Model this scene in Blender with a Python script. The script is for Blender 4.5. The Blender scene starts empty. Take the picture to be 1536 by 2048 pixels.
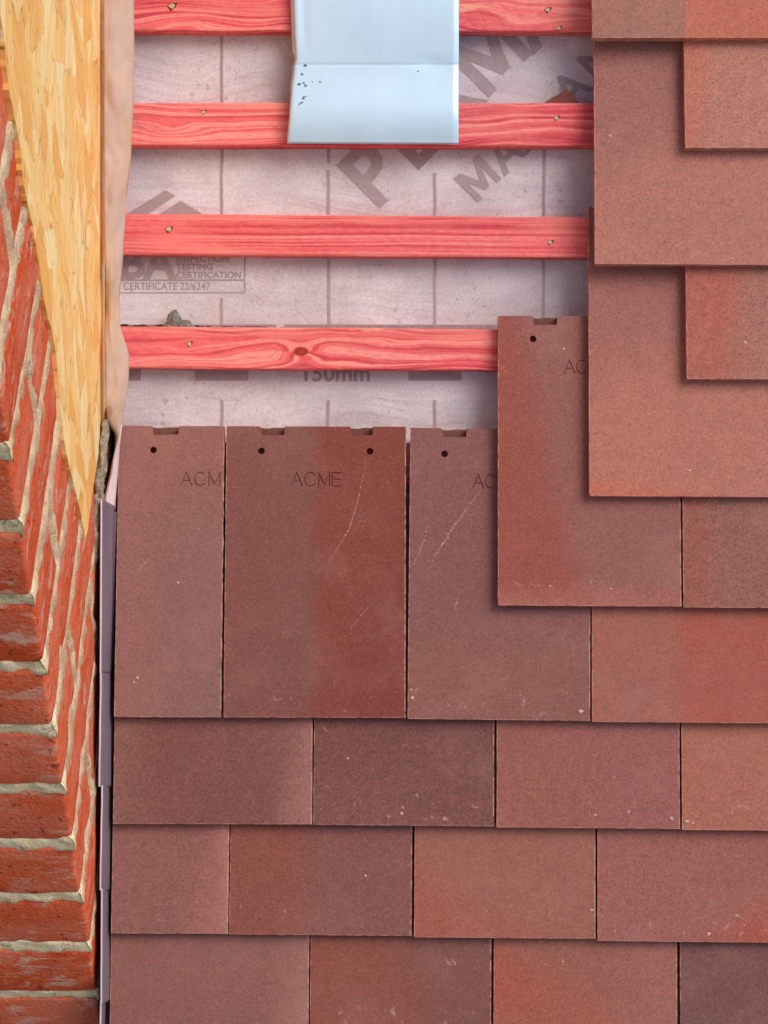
import bpy, bmesh, math, random
from mathutils import Vector, Matrix, noise
random.seed(11)
scene = bpy.context.scene
COL = scene.collection
PITCH = math.radians(45)
DC = 2.08                      # camera height above the underlay, along the roof normal
F = 4486.0                     # focal length in photo pixels (photo 1536 x 2048)
BASE = Vector((0, 0, 5.0))
R3 = Matrix.Rotation(PITCH, 4, 'X')
ROOF = Matrix.Translation(BASE) @ R3

def U(px, n=0.0): return (px - 768) / F * (DC - n)
def V(py, n=0.0): return (1024 - py) / F * (DC - n)
def P(px, py, n=0.0): return Vector((U(px, n), V(py, n), n))
def lin(*c):
    return tuple((x/255/12.92) if x/255 <= .04045 else ((x/255+.055)/1.055)**2.4 for x in c)
def smooth(a, b, x):
    t = max(0, min(1, (x-a)/(b-a))); return t*t*(3-2*t)
def lerp_pts(pts, y):
    if y <= pts[0][0]: return pts[0][1]
    for (a, p), (b, q) in zip(pts, pts[1:]):
        if y <= b:
            t = (y-a)/(b-a); t = t*t*(3-2*t)*.5 + t*.5
            return p + (q-p)*t
    return pts[-1][1]

# ------------------------------------------------------------------ objects
def link(name, bm, mat, parent=None, origin=None, label=None, cat=None, group=None, kind=None, M=None, smooth_shade=False):
    """one mesh object; origin / M are in roof coordinates for a top-level object, vertices are local to it"""
    me = bpy.data.meshes.new(name)
    bm.normal_update()
    bm.to_mesh(me); bm.free()
    for m in (mat if isinstance(mat, (list, tuple)) else [mat]): me.materials.append(m)
    if smooth_shade:
        for p in me.polygons: p.use_smooth = True
    o = bpy.data.objects.new(name, me); COL.objects.link(o)
    if parent is not None:
        o.parent = parent
        if origin is not None: o.location = origin
    else:
        L = M if M is not None else Matrix.Translation(origin or Vector((0, 0, 0)))
        o.matrix_world = ROOF @ L
    if label: o['label'] = label
    if cat: o['category'] = cat
    if group: o['group'] = group
    if cat and not kind: kind = 'thing'
    if kind: o['kind'] = kind
    return o

def poly_prism(bm, pts, z0, z1, mi=0):
    a = [bm.verts.new((x, y, z0)) for x, y in pts]
    b = [bm.verts.new((x, y, z1)) for x, y in pts]
    fs = [bm.faces.new(b), bm.faces.new(a[::-1])]
    n = len(pts)
    for i in range(n):
        fs.append(bm.faces.new((a[i], a[(i+1) % n], b[(i+1) % n], b[i])))
    for f in fs: f.material_index = mi
    return fs

def box(bm, x0, x1, y0, y1, z0, z1):
    return poly_prism(bm, [(x0, y0), (x1, y0), (x1, y1), (x0, y1)], z0, z1)

def grid(bm, nx, ny, fn):
    vs = [[bm.verts.new(fn(i/nx, j/ny)) for i in range(nx+1)] for j in range(ny+1)]
    for j in range(ny):
        for i in range(nx):
            bm.faces.new((vs[j][i], vs[j][i+1], vs[j+1][i+1], vs[j+1][i]))
    return vs

def solid_sheet(bm, th):
    """give an open sheet real thickness"""
    bm.normal_update()
    geom = bmesh.ops.solidify(bm, geom=bm.faces[:], thickness=th)

def rock(bm, c, r, seed, sub=3, sq=(1, 1, 1), amp=.35):
    t = bmesh.ops.create_icosphere(bm, subdivisions=sub, radius=1)
    for v in t['verts']:
        d = v.co.normalized()
        k = 1 + amp*noise.noise(d*1.6+Vector((seed, 0, 0))) + amp*.5*noise.noise(d*4+Vector((0, seed, 0)))
        v.co = Vector(c) + Vector((d.x*sq[0], d.y*sq[1], d.z*sq[2]))*r*k

# ------------------------------------------------------------------ material helper
class NT:
    def __init__(s, name):
        s.m = bpy.data.materials.new(name); s.m.use_nodes = True
        s.t = s.m.node_tree; s.n = s.t.nodes; s.b = s.n['Principled BSDF']
    def new(s, typ, **kw):
        n = s.n.new(typ)
        for k, v in kw.items(): setattr(n, k, v)
        return n
    def put(s, sock, v):
        if hasattr(v, 'is_output') or isinstance(v, bpy.types.NodeSocket): s.t.links.new(v, sock)
        elif isinstance(v, (tuple, list)) and sock.type == 'RGBA' and len(v) == 3: sock.default_value = (*v, 1)
        else: sock.default_value = v
    def math(s, op, a, b=0.0, c=None, clamp=False):
        n = s.new('ShaderNodeMath', operation=op, use_clamp=clamp)
        s.put(n.inputs[0], a); s.put(n.inputs[1], b)
        if c is not None: s.put(n.inputs[2], c)
        return n.outputs[0]
    def vmath(s, op, a, b=(0, 0, 0), out=0):
        n = s.new('ShaderNodeVectorMath', operation=op)
        s.put(n.inputs[0], a)
        if op == 'SCALE': s.put(n.inputs[3], b)
        else: s.put(n.inputs[1], b)
        return n.outputs[out]
    def mix(s, f, a, b, blend='MIX'):
        n = s.new('ShaderNodeMix', data_type='RGBA', blend_type=blend, clamp_factor=True)
        s.put(n.inputs[0], f); s.put(n.inputs[6], a); s.put(n.inputs[7], b)
        return n.outputs[2]
    def noise(s, vec, scale, detail=2.0, rough=.5, dist=0.0, col=False):
        n = s.new('ShaderNodeTexNoise')
        s.put(n.inputs['Vector'], vec); s.put(n.inputs['Scale'], scale); s.put(n.inputs['Detail'], detail)
        s.put(n.inputs['Roughness'], rough); s.put(n.inputs['Distortion'], dist)
        return n.outputs['Color' if col else 'Fac']
    def voro(s, vec, scale, feature='F1', out='Distance', rnd=1.0):
        n = s.new('ShaderNodeTexVoronoi', feature=feature)
        s.put(n.inputs['Vector'], vec); s.put(n.inputs['Scale'], scale); s.put(n.inputs['Randomness'], rnd)
        return n.outputs[out]
    def step(s, x, a, b, lo=0.0, hi=1.0):
        n = s.new('ShaderNodeMapRange', interpolation_type='SMOOTHSTEP')
        s.put(n.inputs[0], x); s.put(n.inputs[1], a); s.put(n.inputs[2], b); s.put(n.inputs[3], lo); s.put(n.inputs[4], hi)
        return n.outputs[0]
    def lerp(s, x, a, b, lo, hi):
        n = s.new('ShaderNodeMapRange')
        s.put(n.inputs[0], x); s.put(n.inputs[1], a); s.put(n.inputs[2], b); s.put(n.inputs[3], lo); s.put(n.inputs[4], hi)
        return n.outputs[0]
    def obj(s): return s.new('ShaderNodeTexCoord').outputs['Object']
    def xyz(s, v):
        n = s.new('ShaderNodeSeparateXYZ'); s.put(n.inputs[0], v); return n.outputs
    def comb(s, x, y, z):
        n = s.new('ShaderNodeCombineXYZ')
        for i, q in enumerate((x, y, z)): s.put(n.inputs[i], q)
        return n.outputs[0]
    def rnd(s): return s.new('ShaderNodeObjectInfo').outputs['Random']
    def attr(s, name, out='Vector', typ='OBJECT'):
        n = s.new('ShaderNodeAttribute', attribute_type=typ, attribute_name=name); return n.outputs[out]
    def mul(s, col, f):
        """brightness"""
        n = s.new('ShaderNodeVectorMath', operation='SCALE'); s.put(n.inputs[0], col); s.put(n.inputs[3], f); return n.outputs[0]
    def bump(s, h, dist, strength=1.0):
        n = s.new('ShaderNodeBump'); s.put(n.inputs['Height'], h); n.inputs['Distance'].default_value = dist
        n.inputs['Strength'].default_value = strength
        s.t.links.new(n.outputs[0], s.b.inputs['Normal'])
    def done(s, col, rough=.8, spec=.3, metal=0.0):
        s.put(s.b.inputs['Base Color'], col); s.put(s.b.inputs['Roughness'], rough)
        s.put(s.b.inputs['Specular IOR Level'], spec); s.put(s.b.inputs['Metallic'], metal)
        return s.m

def clay_material():
    t = NT('clay_tile')
    v = t.obj(); off = t.vmath('ADD', v, t.mul(t.comb(1, 1.7, 0), t.math('MULTIPLY', t.rnd(), 40)))
    x, y, z = t.xyz(v)
    wob = t.math('SUBTRACT', t.noise(off, 45, 3), .5)
    def mask(mname, sname):
        d = t.vmath('DOT_PRODUCT', t.comb(x, y, 1), t.attr(mname), out=1)
        d = t.math('ADD', d, t.math('MULTIPLY', wob, t.math('MULTIPLY', t.attr(sname, 'Fac'), .9)))
        return t.step(t.math('DIVIDE', d, t.attr(sname, 'Fac')), -1, 1)
    c = t.mix(mask('edge_one', 'soft_one'), t.attr('clay_main'), t.attr('clay_second'))
    c = t.mix(mask('edge_two', 'soft_two'), c, t.attr('clay_third'))
    # cloudy kiln bloom and sandy grain
    cloud = t.noise(off, 14, 3, .55)
    c = t.mix(t.step(cloud, .45, .75, 0, .4), c, t.mix(.5, c, lin(138, 90, 84)))
    worm = t.noise(off, 500, 1.5, .55, 1.0)
    mid = t.noise(off, 130, 3, .6)
    gs = t.lerp(t.rnd(), 0, 1, .65, 1.15)
    g = t.math('ADD', t.lerp(worm, .3, .7, -.28, .28), t.lerp(mid, .3, .7, -.09, .09))
    c = t.mul(c, t.math('ADD', 1.0, t.math('MULTIPLY', g, gs)))
    dust = t.math('MULTIPLY', t.step(t.noise(off, 22, 5, .7), .42, .72), t.step(t.noise(off, 7, 1), .35, .65))
    c = t.mix(t.math('MULTIPLY', dust, .14), c, lin(190, 142, 130))
    warm = t.noise(off, 420, 1)
    c = t.mix(t.step(warm, .58, .75, 0, .22), c, lin(196, 120, 92))
    # lime bloom and chalky scuffs, mostly along the tail
    sc = t.noise(off, 95, 5, .65, .6)
    band = t.math('MULTIPLY', t.step(y, .001, .008), t.step(y, .012, .045, 1, 0))
    lime = t.math('MULTIPLY', t.step(sc, .60, .74), t.math('MULTIPLY', band, t.attr('lime', 'Fac')))
    big = t.step(t.noise(off, 16, 2), .55, .75)
    lime2 = t.math('MULTIPLY', t.step(t.noise(off, 240, 4, .7), .60, .78), t.math('MULTIPLY', big, t.math('MULTIPLY', t.attr('lime', 'Fac'), .8)))
    c = t.mix(t.math('MULTIPLY', t.math('MAXIMUM', lime, lime2), .8), c, lin(214, 176, 172))
    # stray pale specks
    vd = t.new('ShaderNodeTexVoronoi'); t.put(vd.inputs['Vector'], t.vmath('MULTIPLY', off, (1, 1, 0))); vd.inputs['Scale'].default_value = 60
    pick = t.math('GREATER_THAN', t.xyz(vd.outputs['Color'])[0], .955)
    dot = t.math('MULTIPLY', pick, t.step(vd.outputs['Distance'], .05, .09, 1, 0))
    c = t.mix(t.math('MULTIPLY', dot, .8), c, lin(230, 190, 170))
    # worn pale arrises
    wd = t.attr('tile_width', 'Fac')
    ed = t.math('MINIMUM', t.math('SUBTRACT', wd, x), t.math('MINIMUM', t.math('ADD', y, .0006), t.math('ADD', x, .0004)))
    e = t.math('MULTIPLY', t.step(ed, .0004, .0016, 1, 0), t.step(t.noise(off, 160, 3), .38, .6))
    c = t.mix(t.math('MULTIPLY', e, .6), c, lin(216, 160, 142))
    t.bump(t.math('ADD', t.math('MULTIPLY', worm, .7), t.math('MULTIPLY', mid, .6)), .00035, .55)
    return t.done(c, .66, .28)

def wood_material():
    t = NT('red_dyed_softwood')
    v = t.obj(); x, y, z = t.xyz(v)
    k = t.attr('knot'); kx, ky, ks = t.xyz(k)
    ro = t.math('MULTIPLY', t.rnd(), 13)
    dx = t.math('SUBTRACT', x, kx); dy = t.math('MULTIPLY', t.math('SUBTRACT', y, ky), 1.6)
    d = t.math('SQRT', t.math('ADD', t.math('MULTIPLY', dx, dx), t.math('MULTIPLY', dy, dy)))
    pull = t.step(d, 0, .03, 1, 0)
    w = t.attr('figure', 'Fac')
    lowf = t.noise(t.comb(t.math('ADD', t.math('MULTIPLY', x, 7), ro), t.math('MULTIPLY', y, 26), t.math('MULTIPLY', z, 20)), 1, 2, .5)
    yy = t.math('ADD', y, t.math('MULTIPLY', t.math('SUBTRACT', lowf, .5), w))
    yy = t.math('ADD', yy, t.math('MULTIPLY', t.math('MULTIPLY', pull, .010), t.math('SIGN', dy)))
    yz = t.math('ADD', yy, t.math('MULTIPLY', z, .8))
    grain = t.noise(t.comb(t.math('ADD', t.math('MULTIPLY', x, 1.2), ro), t.math('MULTIPLY', yz, 290), ro), 1, 3, .62)
    fine = t.noise(t.comb(t.math('MULTIPLY', x, 30), t.math('MULTIPLY', yz, 1100), ro), 1, 2, .6)
    c = t.mix(t.step(grain, .38, .50), lin(208, 78, 88), lin(236, 108, 110))
    c = t.mix(t.step(grain, .50, .62), c, lin(250, 152, 142))
    pale = t.noise(t.comb(t.math('ADD', t.math('MULTIPLY', x, 16), t.math('MULTIPLY', ro, 3)), t.math('MULTIPLY', yy, 70), ro), 1, 3, .55)
    lowedge = t.math('ADD', pale, t.math('MULTIPLY', t.attr('bare', 'Fac'), t.step(y, .018, .004, 0, .25)))
    c = t.mix(t.math('MULTIPLY', t.step(lowedge, t.math('SUBTRACT', .74, t.attr('bare', 'Fac')), t.math('SUBTRACT', .80, t.attr('bare', 'Fac'))), .7), c, lin(255, 186, 150))
    c = t.mul(c, t.lerp(fine, .25, .75, .88, 1.1))
    c = t.mix(t.math('MULTIPLY', t.step(d, ks, t.math('MULTIPLY', ks, 1.9), 1, 0), t.math('GREATER_THAN', ks, .0005)), c, lin(176, 66, 58))
    ring = t.math('ABSOLUTE', t.math('SUBTRACT', d, ks))
    c = t.mix(t.math('MULTIPLY', t.step(ring, .0002, .0009, .65, 0), t.math('GREATER_THAN', ks, .0005)), c, lin(96, 40, 36))
    blot = t.noise(t.comb(t.math('ADD', t.math('MULTIPLY', x, 9), ro), t.math('MULTIPLY', y, 22), 0), 1, 2)
    c = t.mix(t.step(blot, .5, .8, 0, .5), c, lin(248, 92, 110))
    saw = t.noise(t.comb(t.math('MULTIPLY', x, 160), t.math('MULTIPLY', y, 420), ro), 1, 3, .6)
    c = t.mul(c, t.lerp(saw, .3, .7, .84, 1.12))
    fade = t.noise(t.comb(t.math('ADD', t.math('MULTIPLY', x, 6), ro), t.math('MULTIPLY', y, 40), 0), 1, 3, .6)
    c = t.mix(t.step(fade, .46, .70, 0, .55), c, lin(246, 150, 136))
    t.bump(t.math('ADD', t.math('MULTIPLY', saw, .7), t.math('MULTIPLY', fine, .5)), .0005, .6)
    return t.done(c, .95, .08)

def underlay_material():
    t = NT('spun_underlay')
    v = t.obj(); x, y, z = t.xyz(v)
    a = t.noise(v, 9, 4, .6); b = t.noise(v, 40, 4, .6); f = t.noise(v, 480, 2, .6)
    c = t.mix(t.step(a, .34, .66), lin(191, 180, 185), lin(214, 205, 209))
    c = t.mix(t.step(b, .5, .72, 0, .5), c, lin(200, 180, 176))
    dirt = t.math('MULTIPLY', t.step(t.noise(v, 150, 5, .7), .55, .68), t.step(t.noise(v, 16, 2), .44, .62))
    c = t.mix(t.math('MULTIPLY', dirt, .55), c, lin(140, 108, 102))
    pale = t.step(t.noise(t.vmath('ADD', v, (3, 1, 0)), 13, 3), .55, .75, 0, .5)
    c = t.mix(pale, c, lin(224, 214, 222))
    weave = t.math('MULTIPLY', t.math('SINE', t.math('MULTIPLY', t.math('ADD', x, y), 2600)), t.math('SINE', t.math('MULTIPLY', t.math('SUBTRACT', x, y), 2600)))
    c = t.mul(c, t.math('ADD', t.lerp(f, .3, .7, .88, 1.12), t.math('MULTIPLY', weave, .05)))
    crease = t.noise(t.comb(t.math('MULTIPLY', x, 7), t.math('ADD', t.math('MULTIPLY', y, 75), t.math('MULTIPLY', t.noise(v, 6, 1), 6)), 0), 1, 2, .4)
    t.bump(t.math('ADD', t.math('MULTIPLY', crease, 1.0), t.math('MULTIPLY', f, .06)), .0034, .75)
    return t.done(c, .6, .3)

def print_material(name, col, fade):
    t = NT(name)
    v = t.obj()
    n = t.noise(v, 260, 3, .65); m = t.noise(v, 35, 2)
    c = t.mix(t.step(n, .40, .72, 0, fade), col, lin(184, 160, 162))
    c = t.mix(t.step(m, .4, .7, 0, .3), c, lin(160, 134, 136))
    return t.done(c, .6, .3)

def osb_material():
    t = NT('strand_board')
    v = t.obj(); x, y, z = t.xyz(v)
    # y = up the roof, z = out of it: flakes in three layers of different lay
    def layer(ang, sx, sy, off):
        ca, sa = math.cos(ang), math.sin(ang)
        p = t.math('ADD', t.math('MULTIPLY', y, ca), t.math('MULTIPLY', z, sa))
        q = t.math('SUBTRACT', t.math('MULTIPLY', z, ca), t.math('MULTIPLY', y, sa))
        wob = t.math('MULTIPLY', t.math('SUBTRACT', t.noise(t.vmath('MULTIPLY', v, (1, 1, .35)), 60, 3, .6), .5), .016)
        vec = t.comb(t.math('ADD', t.math('MULTIPLY', p, sx), off), t.math('MULTIPLY', t.math('ADD', q, wob), sy), off)
        n = t.new('ShaderNodeTexVoronoi'); t.put(n.inputs['Vector'], vec); n.inputs['Scale'].default_value = 1
        e = t.voro(vec, 1, 'DISTANCE_TO_EDGE')
        g = t.noise(t.comb(t.math('MULTIPLY', p, 20), t.math('MULTIPLY', q, 330), off), 1, 3, .65)
        return t.xyz(n.outputs['Color']), e, g
    A, B, C = layer(.25, 17, 30, 3.1), layer(-.5, 14, 26, 7.7), layer(1.0, 16, 30, 5.2)
    ramp = lambda f: t.mix(t.step(f, .45, 1.0), t.mix(t.step(f, 0, .5), lin(246, 184, 98), lin(255, 210, 130)), lin(255, 234, 172))
    def flake(L):
        c = ramp(L[0][0]); c = t.mul(c, t.lerp(L[2], .3, .7, .80, 1.14)); return t.mix(t.math('MULTIPLY', t.step(L[1], .0, .045, 1, 0), t.step(t.noise(v, 26, 3), .50, .64, .05, .6)), c, lin(168, 106, 44))
    c = flake(A)
    c = t.mix(t.math('GREATER_THAN', B[0][1], .55), c, flake(B))
    c = t.mix(t.math('GREATER_THAN', C[0][2], .68), c, flake(C))
    s1 = t.noise(t.comb(0, t.math('MULTIPLY', y, 16), t.math('MULTIPLY', z, 60)), 1, 4, .7, .4)
    c = t.mix(t.step(s1, .44, .70, 0, .4), c, lin(246, 178, 100))
    s2 = t.noise(t.comb(4, t.math('MULTIPLY', y, 38), t.math('MULTIPLY', z, 130)), 1, 4, .7, .6)
    c = t.mix(t.step(s2, .56, .66, 0, .35), c, lin(255, 230, 178))
    ch = t.math('MULTIPLY', t.step(t.noise(t.comb(0, t.math('MULTIPLY', y, 70), t.math('MULTIPLY', z, 170)), 1, 3, .6), .63, .70), .8)
    c = t.mix(ch, c, lin(150, 92, 38))
    h = t.math('ADD', t.math('ADD', t.math('MULTIPLY', A[0][1], 1), t.math('MULTIPLY', B[0][0], .8)), t.math('MULTIPLY', A[2], .6))
    t.bump(h, .0012, .5)
    return t.done(c, .7, .3)

def brick_material():
    t = NT('red_brick')
    v = t.obj(); tone = t.attr('brick_tone', 'Fac', 'GEOMETRY')
    a = t.noise(v, 30, 4, .6); b = t.noise(v, 300, 3, .6)
    c = t.mix(tone, lin(206, 82, 42), lin(222, 106, 68))
    c = t.mix(t.step(a, .4, .7, 0, .5), c, lin(196, 80, 46))
    c = t.mul(c, t.lerp(b, .3, .7, .85, 1.12))
    # dragged mortar smears
    x, y, z = t.xyz(v)
    sm = t.noise(t.comb(t.math('MULTIPLY', x, 26), t.math('MULTIPLY', y, 26), t.math('MULTIPLY', z, 75)), 1, 5, .68, .6)
    reg = t.noise(t.vmath('ADD', v, (5, 2, 1)), 9, 2)
    c = t.mix(t.math('MULTIPLY', t.step(sm, .52, .66), t.step(reg, .38, .58, .35, .95)), c, lin(214, 172, 150))
    c = t.mix(t.step(t.noise(v, 70, 3), .5, .75, 0, .35), c, lin(222, 134, 106))
    pit = t.math('MULTIPLY', t.step(t.noise(v, 110, 3, .6), .62, .70), .6)
    c = t.mix(t.step(t.noise(t.vmath('MULTIPLY', v, (1, 1, 2)), 11, 3, .6), .40, .66, 0, .42), c, lin(222, 138, 114))
    c = t.mix(pit, c, lin(120, 52, 36))
    t.bump(t.math('SUBTRACT', t.math('ADD', b, a), pit), .0022, .8)
    return t.done(c, .95, .1)

def mortar_material():
    t = NT('lime_mortar')
    v = t.obj()
    a = t.noise(v, 45, 4, .65); b = t.noise(v, 500, 3, .7)
    c = t.mix(t.step(a, .35, .68), lin(240, 218, 172), lin(255, 240, 200))
    c = t.mix(t.step(t.noise(v, 60, 4, .7), .57, .66, 0, .6), c, lin(120, 110, 96))
    x, y, z = t.xyz(v)
    c = t.mix(t.math('MULTIPLY', t.step(y, .006, .02), t.step(t.noise(v, 38, 3, .6), .3, .7, .35, .85)), c, lin(190, 148, 124))
    sand = t.noise(v, 900, 2, .6)
    c = t.mul(c, t.math('MULTIPLY', t.lerp(b, .3, .7, .78, 1.12), t.lerp(sand, .3, .7, .85, 1.12)))
    t.bump(t.math('ADD', b, t.math('MULTIPLY', a, 2)), .0018, .8)
    return t.done(c, .95, .1)

def metal_material(name, col, rough, metal=1.0, streak=.15, spec=.5):
    t = NT(name)
    v = t.obj()
    s = t.noise(t.vmath('MULTIPLY', v, (1, .12, 1)), 160, 3, .6)
    f = t.noise(v, 14, 3)
    c = t.mul(col, t.math('ADD', t.lerp(s, .3, .7, 1-streak*.5, 1+streak*.5), t.lerp(f, .3, .7, -.04, .04)))
    return t.done(c, t.math('ADD', rough, t.lerp(f, .3, .7, -.04, .04)), spec, metal)

def plain_material(name, col, rough=.8, var=.12, scale=200, metal=0.0, bump=.0005):
    t = NT(name)
    v = t.obj(); n = t.noise(v, scale, 3, .6)
    c = t.mul(col, t.lerp(n, .3, .7, 1-var, 1+var))
    if bump: t.bump(n, bump, .6)
    return t.done(c, rough, .3, metal)

def felt_material():
    t = NT('upstand_felt')
    v = t.obj(); x, y, z = t.xyz(v)
    n = t.noise(v, 25, 3, .6); f = t.noise(v, 900, 2)
    c = t.mix(t.step(n, .3, .7), lin(188, 161, 149), lin(198, 169, 153))
    c = t.mix(t.step(t.noise(t.comb(t.math('MULTIPLY', x, 60), t.math('MULTIPLY', y, 8), 0), 1, 2), .45, .7, 0, .6), c, lin(194, 160, 126))
    c = t.mul(c, t.lerp(f, .3, .7, .95, 1.05))
    t.bump(t.math('ADD', f, n), .0004, .5)
    return t.done(c, .65, .3)

def chalk_material():
    t = NT('chalk_scuff')
    v = t.obj()
    n = t.noise(v, 380, 4, .7)
    c = t.mix(t.step(n, .35, .65), lin(178, 118, 106), lin(214, 172, 160))
    m = t.done(c, .9, .1)
    a = t.step(t.noise(v, 700, 3, .7), .40, .58)
    t.put(t.b.inputs['Alpha'], t.math('MULTIPLY', a, .75))
    return m

CLAY, WOOD, UNDER = clay_material(), wood_material(), underlay_material()
INK = print_material('grey_ink', lin(160, 144, 147), .6)
INKDARK = print_material('dark_ink', lin(146, 128, 130), .5)
INKPALE = print_material('faint_ink', lin(168, 148, 152), .5)
OSB, BRICK, MORTAR, FELT, CHALK = osb_material(), brick_material(), mortar_material(), felt_material(), chalk_material()
LEAD = metal_material('grey_lead', lin(134, 118, 130), .5, .3)
EDGE = metal_material('bright_cut_lead', lin(236, 226, 236), .35, .6)
SHEET = metal_material('coated_aluminium', lin(204, 234, 252), .28, .14, .03)
SPOT = plain_material('grey_spatter', lin(120, 120, 132), .9)
ZINC = metal_material('nail_zinc', lin(240, 232, 196), .4, .3)
DARKWOOD = plain_material('bruised_wood', lin(104, 52, 36), .9)
LUMP = plain_material('grey_lump', lin(124, 118, 108), .95, .4, 300, 0, .002)
GREYLUMP = plain_material('weathered_mortar', lin(150, 136, 116), .95, .4, 260, 0, .002)
DIRT = plain_material('dark_dirt', lin(70, 50, 42), .95, .35, 300, 0, .001)
SHARD = plain_material('brown_shard', lin(124, 70, 64), .8)
SPLINT = plain_material('pale_splinter', lin(190, 146, 112), .8)
NOTCHSHADE = plain_material('notch_shade', lin(112, 70, 62), .9, .3, 120)  # darker clay on the notch faces, shade of the recess put into colour

# ------------------------------------------------------------------ roof tiles
T = .0100; LEN = .265; TILT = .1055; TAILN = .0478
TA = math.atan(TILT)
FRONT = TAILN + T

LETTERS = {
 'A': [[(0, 0), (.5, 1), (1, 0)], [(.2, .36), (.8, .36)]],
 'C': [[(.5+.5*math.cos(math.radians(a)), .5+.5*math.sin(math.radians(a))) for a in range(45, 316, 18)]],
 'M': [[(0, 0), (0, 1), (.5, .12), (1, 1), (1, 0)]],
 'E': [[(.8, 0), (0, 0), (0, 1), (.8, 1)], [(0, .52), (.72, .52)]],
}
def cut_strokes(bm, word, x, y, h, z, wstroke=.0012, depth=.0011, pitch=None):
    for i, ch in enumerate(word):
        for st in LETTERS[ch]:
            pts = [Vector((x + i*pitch + p[0]*h*.82, y + p[1]*h, 0)) for p in st]
            for k, (a, b) in enumerate(zip(pts, pts[1:])):
                d = (b-a).normalized(); q = Vector((-d.y, d.x, 0))*wstroke*.5
                a2, b2 = a-d*wstroke*.3, b+d*wstroke*.3
                box_pts = [a2-q, b2-q, b2+q, a2+q]
                e = random.uniform(0, .00008)
                poly_prism(bm, [(p.x, p.y) for p in box_pts], z-depth-e, z+.002+e)

def tile_bm(w, cut_left=False, cut_right=False):
    bm = bmesh.new()
    def edge(a, b, n, amp):
        out = []
        for i in range(n):
            t_ = i/n; p = Vector(a).lerp(Vector(b), t_)
            d = (Vector(b)-Vector(a)).normalized(); q = Vector((-d.y, d.x))
            k = 0 if i == 0 else random.gauss(0, amp)
            out.append(tuple(p + q*k))
        return out
    o = edge((0, 0), (w, 0), 10, .00005) + edge((w, 0), (w, LEN), 14 if not cut_right else 60, .00006 if not cut_right else .00022) \
        + edge((w, LEN), (0, LEN), 10, .00006) + edge((0, LEN), (0, 0), 14, .00006)
    if random.random() < .8:                       # a nibbled corner at the tail
        q = random.uniform(.0006, .0018); r_ = random.uniform(.0005, .0016)
        k = o.index((w, 0)) if (w, 0) in o else None
        if random.random() < .5: o[0:1] = [(0, r_), (q*.4, r_*.3), (q, 0)]
        elif k is not None: o[k:k+1] = [(w-q, 0), (w-q*.3, r_*.35), (w, r_)]
    poly_prism(bm, o, 0, T)
    # softened arrises
    long_edges = [e for e in bm.edges if len(e.link_faces) == 2 and abs(e.verts[0].co.z-e.verts[1].co.z) < 1e-6 and e.calc_face_angle(0) > 1]
    bmesh.ops.bevel(bm, geom=long_edges, offset=.0009, segments=2, profile=.6, affect='EDGES')
    return bm

def boolean(bm, cutter):
    me = bpy.data.meshes.new('cut'); bm.to_mesh(me); bm.free()
    mc = bpy.data.meshes.new('cutter'); bmesh.ops.recalc_face_normals(cutter, faces=cutter.faces); cutter.to_mesh(mc); cutter.free()
    a = bpy.data.objects.new('cut', me); c = bpy.data.objects.new('cutter', mc)
    COL.objects.link(a); COL.objects.link(c)
    m = a.modifiers.new('b', 'BOOLEAN'); m.operation = 'DIFFERENCE'; m.solver = 'EXACT'; m.use_self = True; m.object = c
    bpy.context.view_layer.update()
    ev = a.evaluated_get(bpy.context.evaluated_depsgraph_get())
    out = bmesh.new(); out.from_mesh(ev.to_mesh())
    for o_ in (a, c): bpy.data.objects.remove(o_)
    return out

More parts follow.
